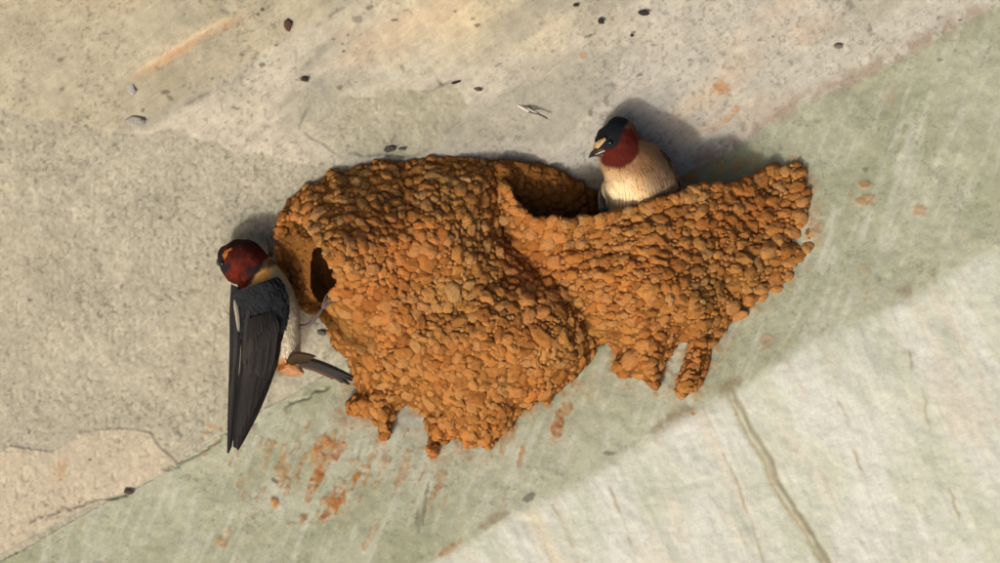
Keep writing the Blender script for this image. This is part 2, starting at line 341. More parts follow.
# nest outlines in the picture
nest_a_out = [(273, 240), (281, 212), (290, 199), (306, 184), (322, 179), (330, 167), (345, 171), (362, 164), (385, 158), (405, 160), (424, 157), (450, 155), (480, 158), (500, 160),
              (510, 185), (518, 215), (548, 245), (585, 268), (604, 310), (600, 346), (588, 368), (570, 384), (556, 396), (549, 406), (540, 402), (530, 410), (522, 412), (512, 430), (498, 440), (490, 452), (478, 447), (468, 450), (456, 440), (447, 444), (441, 444), (438, 456), (432, 459),
              (425, 452), (427, 440), (423, 418), (408, 406), (397, 412), (393, 424), (391, 438), (385, 443), (380, 440), (376, 426), (366, 418), (345, 417), (346, 402), (356, 392), (349, 374), (346, 360),
              (331, 348), (326, 330), (318, 313), (304, 312), (290, 298), (280, 275)]
nest_b_out = [(496, 172), (490, 200), (494, 245), (512, 290), (548, 330), (590, 348), (606, 346), (616, 352), (613, 368), (620, 380), (634, 378), (646, 384), (657, 393), (662, 376), (672, 352), (682, 342),
              (688, 345), (682, 364), (676, 382), (675, 398), (684, 400), (700, 389), (708, 372), (712, 352), (728, 330), (734, 318), (742, 326), (746, 308), (764, 301), (784, 287), (800, 267), (811, 246), (817, 226), (812, 222), (810, 232), (803, 244), (798, 240),
              (806, 224), (811, 204), (806, 178), (797, 160), (788, 158), (778, 166)]
rim_b = [(500, 172), (504, 187), (513, 208), (530, 221), (560, 223), (600, 219), (625, 212), (650, 205), (672, 200), (690, 193), (705, 185), (722, 189), (745, 184), (765, 172), (778, 166)]
nest_b_ext = nest_b_out[:-1] + [(780, 150), (740, 128), (650, 120), (560, 122), (500, 130), (476, 150), (470, 172)]

# non-uniform grid: fine in the picture, coarse outside
def axis(lo, hi, a, b, fine, coarse):
    return np.concatenate([np.arange(lo, a, coarse), np.arange(a, b, fine), np.arange(b, hi + coarse, coarse)])
gx = axis(-560, 1560, -14, 1014, 1.25, 7.0); gy = axis(-460, 1030, -12, 576, 1.25, 7.0)
GX, GY = np.meshgrid(gx, gy); hh, cc = concrete(GX, GY)
V = P(GX, GY, Yc(GX, GY) - hh).reshape(-1, 3); F = grid_faces(*GX.shape)[:, ::-1]
cen = F.mean(1)
fq = q_of(GX, GY).reshape(-1)[F].mean(1); ccf = cc.reshape(-1, 3)
CO = np.array(P1(500, 281, 0))
for nm, msk in (('ceiling', fq > 0), ('haunch', (fq <= 0) & (fq > QW)), ('wall', fq <= QW)):
    Fm = F[msk]; ids = np.unique(Fm); rm = np.full(len(V), -1); rm[ids] = np.arange(len(ids))
    o = build(nm, V[ids], rm[Fm], M_conc, CO, colors=ccf[ids]); tag(o, kind='structure')
bpy.data.objects['ceiling']['label'] = 'tan trowelled concrete ceiling with rough patches and specks'
bpy.data.objects['haunch']['label'] = 'greenish sloping concrete haunch below the ceiling, streaked with mud'
bpy.data.objects['wall']['label'] = 'pale whitish concrete wall with streaks and one long ridge'

# ------------------------------------------------------------------ nests
def dome(d, Rr, Hm, p=.5):
    t = np.clip(d / Rr, 0, 1); return Hm * np.clip(1 - (1 - t) ** 2, 0, 1) ** p
hole_a = [(284, 226), (293, 216), (304, 222), (316, 236), (324, 250), (331, 262), (338, 270), (341, 280), (338, 290), (329, 301), (319, 314), (304, 314), (288, 300), (277, 276), (271, 240)]
def H_a(x, y):
    d = sdist(x, y, nest_a_out)
    top = sm(300, 200, y); h = dome(d, 88, 94, .62) * (1 - top) + dome(d, 120, 92, .95) * top
    low = sm(330, 450, y); h = h * (1 - .45 * low)                   # lower skirt lies flatter
    neck = np.exp(-(((x - 335) / 46) ** 2 + ((y - 262) / 50) ** 2)) * 36
    return h + neck * sm(0, 20, d) + 5 * fbm(x, y, 40, 3, 201) + 1.5 * fbm(x, y, 14, 2, 202)
def H_b(x, y):
    d = sdist(x, y, nest_b_ext)
    h = dome(d, 74, 78, .6)
    return h * (1 - .35 * sm(270, 400, y)) * (1 - .88 * sm(650, 790, x)) + 4.5 * fbm(x, y, 34, 3, 211) + 1.4 * fbm(x, y, 12, 2, 212)
def under_rim(x, y):            # >0 below the rim line of the cup
    rx = np.array([p[0] for p in rim_b]); ry = np.array([p[1] for p in rim_b])
    # signed: use polygon below rim
    poly = rim_b + [(830, 160), (860, 420), (560, 460), (470, 300), (470, 166)]
    return sdist(x, y, poly)
def in_a(x, y): return np.minimum(sdist(x, y, nest_a_out), -sdist(x, y, hole_a))
def in_b(x, y): return np.minimum(sdist(x, y, nest_b_out), under_rim(x, y))
def surf(H): return lambda x, y: Yc(x, y) - H(x, y)
Ya, Yb = surf(H_a), surf(H_b)

def sheet(x0, x1, y0, y1, st, Yf, inn, thick, name, mat, org, parent):
    X, Y = np.meshgrid(np.arange(x0, x1, st), np.arange(y0, y1, st))
    I = inn(X, Y) > 0
    f = grid_faces(*X.shape)[:, ::-1]; keep = I.reshape(-1)[f].all(1); f = f[keep]
    ids = np.unique(f); rm = np.full(X.size, -1); rm[ids] = np.arange(len(ids))
    D0 = Yf(X, Y) + 1.5
    vf = P(X, Y, D0).reshape(-1, 3)[ids]; vb = P(X, Y, D0 + thick).reshape(-1, 3)[ids]; f = rm[f]; n = len(ids)
    e = np.concatenate([f[:, [0, 1]], f[:, [1, 2]], f[:, [2, 3]], f[:, [3, 0]]])
    key = set(map(tuple, e.tolist())); bd = [(a, b) for a, b in key if (b, a) not in key]
    F = np.concatenate([f, f[:, ::-1] + n, np.array([[b, a, a + n, b + n] for a, b in bd])])
    return build(name, np.concatenate([vf, vb]), F, mat, org, parent)

# pellet shapes
import bmesh
def clod(seed, sub):
    r = random.Random(seed); bm = bmesh.new(); bmesh.ops.create_icosphere(bm, subdivisions=sub, radius=1)
    pl = [(Vector((r.gauss(0, 1), r.gauss(0, 1), r.gauss(0, 1))).normalized(), r.uniform(.70, .95)) for _ in range(4)]
    off = Vector((r.uniform(0, 50),) * 3)
    for v in bm.verts:
        d = v.co.normalized(); rad = 1.0
        for n_, h_ in pl:
            k = d.dot(n_)
            if k > .05: rad = min(rad, h_ / k + .04)
        rad *= 1 + .28 * mnoise.noise(d * 1.6 + off) + .20 * mnoise.noise(d * 3.2 + off) + .10 * mnoise.noise(d * 8 + off)
        v.co = d * rad
    bm.verts.index_update()
    V = np.array([v.co[:] for v in bm.verts]); F = np.array([[v.index for v in f.verts] for f in bm.faces]); bm.free(); return V, F
CL3 = [clod(i, 3) for i in range(16)]; CL2 = [clod(100 + i, 2) for i in range(10)]
CLM = []
for v, f in CL3:
    me = mesh('mud_pellet', v, f); me.materials.append(M_mud); CLM.append(me)

def poisson(inn, box, rad, seed, prior=(), tries=26000):
    r = random.Random(seed); cell = 12.0; G = {}; out = []
    for p in prior: G.setdefault((int(p[0] // cell), int(p[1] // cell)), []).append(p)
    XS = np.array([[r.uniform(box[0], box[2]), r.uniform(box[1], box[3])] for _ in range(tries)])
    ok = inn(XS[:, 0], XS[:, 1]) > 0; RR = rad(XS[:, 0], XS[:, 1])
    for (x, y), k, q in zip(XS, ok, RR):
        if not k: continue
        i, j = int(x // cell), int(y // cell); bad = False
        for a in (-2, -1, 0, 1, 2):
            for b in (-2, -1, 0, 1, 2):
                for p in G.get((i + a, j + b), ()):
                    if (p[0] - x) ** 2 + (p[1] - y) ** 2 < ((p[2] + q) * .80) ** 2: bad = True; break
                if bad: break
            if bad: break
        if not bad:
            p = (x, y, q); out.append(p); G.setdefault((i, j), []).append(p)
    return out
def pellet_mats(pts, Yf, seed, flat=1.0, ang=None, sink=.25, jit=2.0, aspect=1.25):
    r = random.Random(seed); A = np.array(pts); e = 2.0
    x, y = A[:, 0], A[:, 1]
    d0 = Yf(x, y); dx = np.clip((Yf(x + e, y) - Yf(x - e, y)) / (2 * e), -2.2, 2.2); dy = np.clip((Yf(x, y - e) - Yf(x, y + e)) / (2 * e), -2.2, 2.2)
    out = []
    for i, (px, py, q) in enumerate(pts):
        n = Vector((dx[i], -1, dy[i])).normalized()
        lift = -q * sink + r.uniform(-jit, jit) * .5
        c = P1(px, py, float(d0[i])) + n * lift
        a = (ang(px, py) if ang else r.uniform(0, 180)) + r.gauss(0, 22 if ang else 1)
        t = Vector((math.cos(R(a)), 0, math.sin(R(a)))); t = (t - n * t.dot(n)).normalized(); b = n.cross(t)
        asp = r.uniform(1.0, aspect)
        m = Matrix((t, b, n)).transposed().to_4x4()
        s = Matrix.Diagonal((q * 1.24 * asp, q * 1.24 / asp * flat, q * r.uniform(.8, 1.15), 1))
        spin = Matrix.Rotation(r.choice((0, math.pi)), 4, 'Z') @ Matrix.Rotation(r.choice((0, math.pi)), 4, 'X')
        out.append((Matrix.Translation(c) @ m @ s @ spin, q))
    return out
def put_pellets(mats, parent, org, nparts=300, label=None):
    mats = sorted(mats, key=lambda t: -t[1])
    T = Matrix.Scale(U, 4) @ Matrix.Translation(-Vector(org))
    for i, (m, q) in enumerate(mats[:nparts]):
        o = bpy.data.objects.new('mud_pellet', CLM[(i * 7) % len(CLM)]); sc.collection.objects.link(o); o.parent = parent
        o.matrix_local = T @ m
    return mats[nparts:]
def merge_pellets(lst, name, parent, org):
    Vs, Fs, k = [], [], 0
    for i, (m, q) in enumerate(lst):
        v, f = (CL3 if q > 3.6 else CL2)[i % (16 if q > 3.6 else 10)]
        M = np.array(m); Vs.append(v @ M[:3, :3].T + M[:3, 3]); Fs.append(f + k); k += len(v)
    o = build(name, np.concatenate(Vs), np.concatenate(Fs), M_mud, org, parent); tag(o, kind='stuff'); return o

def make_nest(label, cat, org_px, Yf, inn, box, seed, rad, ang, thick, sink=.50, flat=1.0, aspect=1.3):
    org = np.array(P1(*org_px)); root = thing('mud_nest', org, label, cat, 'mud nests side by side under the ceiling')
    sheet(*[box[0], box[2], box[1], box[3]], 2.0, Yf, inn, thick, 'nest_shell', M_mud_shade, org, root)  # darker mud behind the pellets paints the shade between them
    pts = poisson(lambda x, y: inn(x, y) - 1.5, box, rad, seed)
    fill = poisson(lambda x, y: inn(x, y) - .5, box, lambda x, y: 2.2 + 1.2 * (fbm(x, y, 9, 1, seed) > 0), seed + 1, prior=[(a, b, c * .78) for a, b, c in pts], tries=40000)
    m1 = pellet_mats(pts, Yf, seed, flat, ang, sink, aspect=aspect); m2 = pellet_mats(fill, Yf, seed + 2, flat, ang, .6, aspect=1.3)
    return org, root, m1, m2

def rad_a(x, y): return np.clip(6.1 + 1.7 * fbm(x, y, 20, 2, 301) + rng.normal(0, 1.1, np.shape(x)) - .9 * sm(225, 175, y) , 3.6, 9.2).clip(None, np.maximum(sdist(x, y, nest_a_out), 0) * .55 + 2.6)
def rad_b(x, y): return np.clip(6.0 + 1.5 * fbm(x, y, 22, 2, 302) + rng.normal(0, .8, np.shape(x)) + 1.4 * sm(690, 790, x), 3.6, 8.8).clip(None, np.maximum(sdist(x, y, nest_b_out), 0) * .9 + 4.2)
oa, na, ma, mfa = make_nest('larger orange mud nest with side entrance hole where a swallow clings', 'bird nest', (430, 300, float(Yc(430, 300))), Ya, in_a,
                            (268, 150, 604, 462), 11, rad_a, None, 9)
# rim of the entrance, lining, far lip
rim_a = [(293, 214), (306, 222), (318, 236), (326, 250), (333, 262), (340, 271), (343, 281), (339, 291), (331, 302), (322, 315)]
def along(pl, step):
    out = []; acc = 0
    for (ax, ay), (bx, by) in zip(pl[:-1], pl[1:]):
        L = math.hypot(bx - ax, by - ay); t = acc
        while t < L: out.append((ax + (bx - ax) * t / L, ay + (by - ay) * t / L)); t += step
        acc = t - L
    return out
rimp = [(x + random.gauss(0, .7), y + random.gauss(0, .7), random.uniform(3.6, 5.2)) for x, y in along(rim_a, 6.5)]
ma += pellet_mats(rimp, Ya, 31, sink=.3)
rimp = [(x + random.gauss(0, .7), y + random.gauss(0, .7), random.uniform(3.0, 4.4)) for x, y in along(rim_a, 5.5)]
ma += pellet_mats(rimp, lambda x, y: Ya(x, y) + 6, 32, sink=.3)
# hollow: the far inner wall, seen through the hole
far_lip = [(291, 214), (281, 220), (275, 240), (279, 262), (284, 280), (292, 298), (306, 311), (320, 316)]
cav = [(297, 208), (280, 214), (272, 238), (277, 264), (282, 282), (290, 301), (306, 314), (322, 318), (350, 316), (372, 280), (360, 230), (330, 200)]
throat = [(314, 250), (328, 244), (352, 258), (360, 285), (347, 306), (330, 306), (320, 302), (315, 296), (312, 288), (311, 276), (312, 262)]
def H_cav(x, y):
    d = seg_dist(x, y, far_lip); lh = 20 + 24 * sm(262, 306, y); hc = lh + (84 - lh) * sm(0, 55, d); return np.minimum(hc, H_a(x, y) - 10 + 30 * sm(12, 0, d)) + 1.2 * fbm(x, y, 9, 3, 221) + .8 * fbm(x, y, 4, 2, 222) + 2
Ycav = surf(H_cav)
sheet(264, 378, 196, 322, 1.5, Ycav, lambda x, y: np.minimum(sdist(x, y, cav), -sdist(x, y, throat)), 5, 'nest_lining', M_mud_shade, oa, na)
sheet(300, 420, 216, 350, 2, surf(lambda x, y: 3 + 1.5 * fbm(x, y, 9, 3, 224)), lambda x, y: sdist(x, y, nest_a_out) - 4, 2, 'chamber_back', M_mud_shade, oa, na)  # dark backing sheet, put in so the throat looks shaded
lp_ = poisson(lambda x, y: np.minimum(sdist(x, y, cav), -sdist(x, y, throat) - 4) - 3, (264, 196, 350, 322), lambda x, y: 4.2 + rng.normal(0, .8, np.shape(x)), 51, tries=5000)
lp_ = pellet_mats(lp_, Ycav, 52, sink=.62)
Vs, Fs, k = [], [], 0
for i, (m, q) in enumerate(lp_):
    v, f = CL3[i % 16]; M = np.array(m); Vs.append(v @ M[:3, :3].T + M[:3, 3]); Fs.append(f + k); k += len(v)
o = build('inner_pellets', np.concatenate(Vs), np.concatenate(Fs), M_mud_shade, oa, na); tag(o, kind='stuff')
lipp = [(x + random.gauss(0, .6), y + random.gauss(0, .6), random.uniform(2.4, 4.0)) for x, y in along(far_lip, 5.0)]
mfa += pellet_mats(lipp, Ycav, 33, sink=.1)
rest = put_pellets(ma, na, oa); merge_pellets(rest + mfa, 'small_pellets', na, oa)

ob, nb, mb, mfb = make_nest('half-built open cup mud nest with a swallow sitting in it', 'bird nest', (660, 280, float(Yc(660, 280))), Yb, in_b,
                            (490, 150, 822, 404), 23, rad_b, lambda x, y: 22 + 8 * math.sin(x / 60), 9, flat=.95, aspect=1.28)
rimp = [(x + random.gauss(0, .8), y + 1 + random.gauss(0, .8), random.uniform(4.2, 6.4)) for x, y in along(rim_b[1:], 8)]
mb += pellet_mats(rimp, Yb, 34, sink=.3, ang=lambda x, y: 15)
rimp = [(x + random.gauss(0, .8), y + 1 + random.gauss(0, .8), random.uniform(3.6, 5.0)) for x, y in along(rim_b[1:], 7)]
mb += pellet_mats(rimp, lambda x, y: Yb(x, y) + 7, 35, sink=.3, ang=lambda x, y: 15)
back = [(494, 166), (500, 158), (520, 160), (545, 163), (565, 171), (584, 183), (598, 194), (606, 212), (606, 232), (560, 240), (510, 232), (494, 200)]
def H_back(x, y): return dome(sdist(x, y, back), 30, 20) + 2.0 * fbm(x, y, 14, 3, 231) + 12 * sm(540, 496, x)
Yback = surf(H_back)
sheet(490, 612, 154, 244, 1.5, Yback, lambda x, y: sdist(x, y, back), 16, 'back_wall', M_mud_shade, ob, nb)
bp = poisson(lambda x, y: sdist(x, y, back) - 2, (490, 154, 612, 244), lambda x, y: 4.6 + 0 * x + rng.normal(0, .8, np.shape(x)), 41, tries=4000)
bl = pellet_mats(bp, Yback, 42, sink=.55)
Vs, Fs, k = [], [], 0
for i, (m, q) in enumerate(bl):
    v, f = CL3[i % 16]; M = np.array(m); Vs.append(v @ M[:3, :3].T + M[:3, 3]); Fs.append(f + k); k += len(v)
o = build('inner_pellets', np.concatenate(Vs), np.concatenate(Fs), M_mud_shade, ob, nb); tag(o, kind='stuff')
rest = put_pellets(mb, nb, ob); merge_pellets(rest + mfb, 'small_pellets', nb, ob)

# ------------------------------------------------------------------ birds
def catmull(A, n):
    A = np.array(A, float); m = len(A); t = np.linspace(0, m - 1, n); i = np.clip(t.astype(int), 0, m - 2); f = (t - i)[:, None]
    p0 = A[np.clip(i - 1, 0, m - 1)]; p1 = A[i]; p2 = A[i + 1]; p3 = A[np.clip(i + 2, 0, m - 1)]
    return .5 * (2 * p1 + (p2 - p0) * f + (2 * p0 - 5 * p1 + 4 * p2 - p3) * f ** 2 + (3 * p1 - p0 - 3 * p2 + p3) * f ** 3)
def loft(st, nr=110, ns=72, lump=.6, seed=0):
    A = catmull(st, nr); C = np.array([P1(a[0], a[1], a[2]) for a in A]); T = np.gradient(C, axis=0)
    T /= np.linalg.norm(T, axis=1)[:, None]; side = np.cross(T, [0, 1.0, 0]); side /= np.linalg.norm(side, axis=1)[:, None]; dp = np.cross(side, T)
    th = np.linspace(0, 2 * math.pi, ns, endpoint=False)
    rs = np.maximum(A[:, 3], .4)[:, None]; rd = np.maximum(A[:, 4], .4)[:, None]
    V = C[:, None] + (side[:, None] * (np.cos(th)[None, :, None] * rs[..., None]) + dp[:, None] * (np.sin(th)[None, :, None] * rd[..., None]))
    N = V - C[:, None]; N /= np.linalg.norm(N, axis=-1)[..., None] + 1e-9
    nz = fbm(V[..., 0] + V[..., 1] * .5, V[..., 2] - V[..., 1] * .7, 6, 3, seed); V = V + N * (nz * lump)[..., None]
    Tt = np.broadcast_to(T[:, None], V.shape)
    F = grid_faces(nr, ns, True)[:, ::-1]
    return V, N, Tt, F
def px_of(V): k = D / (D + V[..., 1]); return V[..., 0] * k + 500, 281.5 - V[..., 2] * k
def plumage(V, N, T, col, n, seed, org, parent, ln=7.0, wd=1.7, lift=.25, keep=None):
    r = np.random.default_rng(seed); v = V.reshape(-1, 3); nn = N.reshape(-1, 3); tt = T.reshape(-1, 3); c = col.reshape(-1, 3)
    idx = np.arange(len(v))
    if keep is not None: idx = idx[keep.reshape(-1)]
    idx = r.choice(idx, n); p = v[idx] + nn[idx] * .1
    d = tt[idx] + nn[idx] * lift * r.uniform(.3, 1.3, n)[:, None] + r.normal(0, .09, (n, 3)); d /= np.linalg.norm(d, axis=1)[:, None]
    s = np.cross(d, nn[idx]); s /= np.linalg.norm(s, axis=1)[:, None]
    L = (ln * r.uniform(.6, 1.2, n))[:, None]; w = (wd * r.uniform(.6, 1.2, n))[:, None]
    a = p - s * w * .4; b = p + s * w * .4; m1 = p + d * L * .55 - s * w * .7; m2 = p + d * L * .55 + s * w * .7; mm = p + d * L * .55 + nn[idx] * .35; e = p + d * L - nn[idx] * .5
    VV = np.stack([a, b, m1, mm, m2, e], 1).reshape(-1, 3); k = np.arange(n)[:, None] * 6
    F = np.concatenate([k + [0, 1, 3], k + [0, 3, 2], k + [1, 4, 3], k + [2, 3, 5], k + [3, 4, 5]])
    cc = c[idx] * r.uniform(.82, 1.18, n)[:, None]; cc = np.repeat(cc, 6, 0)
    o = build('plumage', VV, F, M_feather, org, parent, colors=np.clip(cc, .004, 1)); tag(o, kind='stuff'); return o
def feather(pts, w, Ys, col, org, parent, mat, tipround=.25, edge=None, name='feather', arch=.8, n=22):
    """pts: centre line in the picture; w: half-width; Ys: depth at root and tip"""
    A = catmull([(a, b) for a, b in pts], n); t = np.linspace(0, 1, n); Y = np.interp(t, np.linspace(0, 1, len(Ys)), Ys)
    C = P(A[:, 0], A[:, 1], Y); T = np.gradient(C, axis=0); T /= np.linalg.norm(T, axis=1)[:, None]
    s = np.cross(T, [0, 1.0, 0]); s /= np.linalg.norm(s, axis=1)[:, None]
    prof = w * np.minimum(1, .35 + 2.5 * t) * np.sqrt(np.clip(1 - np.clip((t - (1 - tipround)) / tipround, 0, 1) ** 2, 0.001, 1))
    cs = np.array([-1, -.5, -.08, 0, .08, .5, 1]); V = []; K = []
    for j, c in enumerate(cs):
        off = np.zeros((n, 3)); off[:, 1] = -arch * (1 - c * c) - (.35 if c == 0 else 0)
        V.append(C + s * (prof * c)[:, None] + off)
        k = np.tile(np.array(col), (n, 1)) * (1.0 if abs(c) < .9 else (edge or 1.5)) * (1 + .25 * np.sin(t * 60 + c * 6)[:, None] * .3)
        K.append(k)
    Vf = np.stack(V, 1); K = np.stack(K, 1).reshape(-1, 3); nf = n * 7
    Vb = Vf + np.array([0, .5, 0]); F = grid_faces(n, 7)
    F = np.concatenate([F, F[:, ::-1] + nf])
    return build(name, np.concatenate([Vf.reshape(-1, 3), Vb.reshape(-1, 3)]), F, mat, org, parent, colors=np.concatenate([K, K]))
def tube(pts, rad, mat, org, parent, name, ns=8, n=14):
    A = catmull([tuple(P1(*p)) + (r_,) for p, r_ in zip(pts, rad)], n); C = A[:, :3]; T = np.gradient(C, axis=0); T /= np.linalg.norm(T, axis=1)[:, None]
    a = np.cross(T, [.31, .9, .2]); a /= np.linalg.norm(a, axis=1)[:, None]; b = np.cross(T, a); th = np.linspace(0, 2 * math.pi, ns, endpoint=False)
    V = C[:, None] + A[:, 3][:, None, None] * (a[:, None] * np.cos(th)[None, :, None] + b[:, None] * np.sin(th)[None, :, None])
    F = grid_faces(n, ns, True).tolist() + [list(range(ns)), list(range((n - 1) * ns, n * ns))[::-1]]
    return build(name, V.reshape(-1, 3), F, mat, org, parent)
def ball(px, py, Y, r, mat, org, parent, name, sc3=(1, 1, 1)):
    v, f = CLs; c = np.array(P1(px, py, Y)); return build(name, v * r * np.array(sc3) + c, f, mat, org, parent)
_b = bmesh.new(); bmesh.ops.create_uvsphere(_b, u_segments=20, v_segments=12, radius=1); _b.verts.index_update()
CLs = (np.array([v.co[:] for v in _b.verts]), [[v.index for v in f.verts] for f in _b.faces]); _b.free()
def mixc(c, new, m): return c + (np.array(new) - c) * np.clip(m, 0, 1)[..., None]

CAP = (.007, .009, .012); CHEST = tuple(S(78, 26, 15)); CREAM = tuple(S(236, 214, 168) * .82); DARK = (.018, .017, .018); BROWN = tuple(S(106, 82, 62)); ORNG = tuple(S(172, 110, 52))
DW = (.012, .0108, .0108)
# --- sitting bird (in the cup)
Y0 = float(Yc(640, 190)) - 52
org = np.array(P1(645, 232, Y0)); b1 = thing('swallow', org, 'cliff swallow sitting in the open nest, cream breast and dark cap towards the camera', 'bird', 'cliff swallows')
st = [(609, 120.5, Y0, .5, .5), (611, 123, Y0, 13, 12), (614.5, 131, Y0, 20, 19), (618, 143, Y0, 22.5, 22), (624, 155, Y0 + 1, 26, 25), (632, 167, Y0 + 3, 33, 28), (638, 182, Y0 + 7, 40, 29), (641, 200, Y0 + 13, 42, 26), (643, 222, Y0 + 18, 34, 24), (645, 238, Y0 + 20, 14, 10), (645, 242, Y0 + 20, 1, 1)]
V, N, T, F = loft(st, seed=5); x, y = px_of(V)
c = np.broadcast_to(np.array(CREAM), V.shape).copy(); wob = fbm(x, y, 7, 3, 401) * 3
c = mixc(c, S(196, 160, 116), sm(.1, .6, fbm(x, y, 9, 3, 402, ang=70, stretch=2)) * .6)
c = mixc(c, S(150, 114, 76), sm(192, 168, y + wob * 1.5) * .85); c = mixc(c, S(206, 152, 92), np.exp(-(((x - 640) / 8) ** 2 + ((y - 186) / 16) ** 2)) * .6)                          # buffy upper breast
c = mixc(c, BROWN, sm(628, 662, x + wob + (y - 190) * -.35) * .85)                # flank turning brown
c = mixc(c, S(126, 92, 62), sm(30, 17, np.hypot(x - 634, y - 150) + wob) * .8)   # neck
c = mixc(c, BROWN, sm(612, 600, x + wob) * .5 * (y > 165))
back_ = (V[..., 1] > Y0 + 12); c = mixc(c, DARK, back_ * .9 * (y > 150))
d = np.hypot((x - 617), (y - 146)); chm = sm(23, 20, np.hypot((x - 616) / 1.05, y - 146) + wob * .5) * (y > 128) 
chm = np.maximum(chm * sm(597, 603, x + 0 * y), 0)
c = mixc(c, CHEST, chm)
c = mixc(c, S(70, 22, 18), chm * sm(146, 162, y) * .6)
capm = sm(2.5, -2.5, (y - (146 - (x - 598) * .12)) + wob * .4) * sm(634, 626, x + (y - 122) * .5 + wob * .6)
c = mixc(c, CAP, capm * (y < 150)); c = mixc(c, CAP, sm(5.5, 3, seg_dist(x, y, [(600, 149), (606, 146), (614, 143)]) + wob * .3) * .9); c = mixc(c, CHEST, sm(628, 633, x + (y - 122) * .4) * (y < 140) * .75)
bod = build('body', V.reshape(-1, 3), F, M_feather, org, b1, colors=c.reshape(-1, 3))
plumage(V, N, T, c, 5200, 6, org, b1, ln=6.0, wd=1.2, lift=.03, keep=(y > 150) & (np.hypot(x - 617, y - 143) > 21))
plumage(V, N, T, c * .9, 700, 62, org, b1, ln=4.5, wd=.7, lift=.4, keep=(y > 162)).name = 'loose_down'
plumage(V, N, T, c, 1800, 61, org, b1, ln=3.2, wd=.9, lift=.10, keep=(y <= 166) & (np.hypot(x - 617, y - 143) <= 26)).name = 'head_plumage'
# forehead patch: short cream feathers
def patch(poly, Yf, col, org, parent, name='forehead_patch', bul=1.2):
    X, Y = np.meshgrid(np.arange(min(p[0] for p in poly), max(p[0] for p in poly) + .6, .6), np.arange(min(p[1] for p in poly), max(p[1] for p in poly) + .6, .6))
    dd = sdist(X, Y, poly); f = grid_faces(*X.shape)[:, ::-1]; f = f[(dd.reshape(-1)[f] > -.3).all(1)]
    ids = np.unique(f); rm = np.full(X.size, -1); rm[ids] = np.arange(len(ids))
    hh = bul * np.clip(dd / 2, 0, 1) + .3 * fbm(X, Y, 2, 2, 7)
    v = P(X, Y, Yf(X, Y) - hh); k = np.array(col) * (1 + .2 * fbm(X, Y, 2.5, 2, 9))[..., None]
    return build(name, v.reshape(-1, 3)[ids], rm[f], M_feather, org, parent, colors=k.reshape(-1, 3)[ids])
def headY(cx, cy, r, Yc0): return lambda x, y: Yc0 - np.sqrt(np.clip(r * r - (x - cx) ** 2 - (y - cy) ** 2, 4, None))
hy1 = headY(618, 143, 23.0, Y0)
patch([(592.5, 149), (593.5, 144), (598, 140.5), (605, 137.5), (606, 140), (602, 144.5), (597, 149.5), (594, 152)], headY(618, 143, 25.5, Y0), S(208, 172, 122) * .62, org, b1)
ball(610.5, 142, Y0 - 20.3, 3.0, M_eye, org, b1, 'eye', (1, .7, .95))
ball(627, 141, Y0 + 17, 3.0, M_eye, org, b1, 'eye', (1, .8, .95))
BY = Y0 - 11
def cone_beak(pts, name, colr=M_beak):
    return tube(pts[0], pts[1], colr, org, cur, name, ns=12)
cur = b1
tube([(603, 149, BY), (597, 150.5, BY - 1), (591.5, 153.5, BY - 3), (588.5, 158, BY - 4)], [4.4, 3.0, 1.6, .3], M_beak, org, b1, 'upper_beak', ns=12)
tube([(604, 154, BY), (598, 154.5, BY - 1), (593, 155.5, BY - 3), (590, 157.5, BY - 4)], [3.0, 2.1, 1.1, .3], M_beak, org, b1, 'lower_beak', ns=12)
tube([(605, 150.5, BY - 5.6), (600, 152.4, BY - 4.8), (595, 154.6, BY - 4.6)], [.45, .7, .3], material('gape', attr=False, base=tuple(S(200, 170, 130)), rough=.6), org, b1, 'gape')
# folded wings on both sides
def wing_plate(Lp, Rp, Ytop, Ytip, bulge, org, parent, name, col, n=60, m=41, seed=0):
    L_ = catmull(Lp, n); R_ = catmull(Rp, n); s = np.linspace(0, 1, m); t = np.linspace(0, 1, n)[:, None]
    X = L_[:, :1] * (1 - s) + R_[:, :1] * s; Yp = L_[:, 1:] * (1 - s) + R_[:, 1:] * s
    w = np.hypot(R_[:, 0] - L_[:, 0], R_[:, 1] - L_[:, 1])[:, None]
    Dp = Ytop + (Ytip - Ytop) * t - bulge * np.sin(s * math.pi) ** .7 * np.clip(w / 45, .15, 1) * np.ones_like(t)
    Vf = P(X, Yp, Dp); Vb = P(X, Yp, Dp * 0 + Ytop + (Ytip - Ytop) * t + 3)
    k = np.array(col) * (1 + .25 * fbm(X, Yp, 10, 3, seed))[..., None]; N_ = n * m; F = grid_faces(n, m)
    e = []
    for i in range(n - 1):
        e += [[i * m, i * m + m, N_ + i * m + m, N_ + i * m], [i * m + m - 1, N_ + i * m + m - 1, N_ + i * m + 2 * m - 1, i * m + 2 * m - 1]]
    F = np.concatenate([F, F[:, ::-1] + N_, np.array(e)])
    wing_plate.last = (Vf, t * np.ones_like(X))
    o = build(name, np.concatenate([Vf.reshape(-1, 3), Vb.reshape(-1, 3)]), F, M_gloss, org, parent, colors=np.concatenate([k.reshape(-1, 3)] * 2))
    surfY = lambda px, py, q=(X.ravel(), Yp.ravel(), Dp.ravel()): q[2][np.argmin((q[0] - px) ** 2 + (q[1] - py) ** 2)]
    return o, surfY
w1, sY = wing_plate([(651, 147), (662, 156), (671, 169), (676, 182), (678, 192), (679, 200)], [(652, 145), (665, 153), (675, 167), (680.5, 180), (682, 191), (682, 200)], Y0 + 2, Y0 + 10, 4, org, b1, 'wing', DW, seed=3)
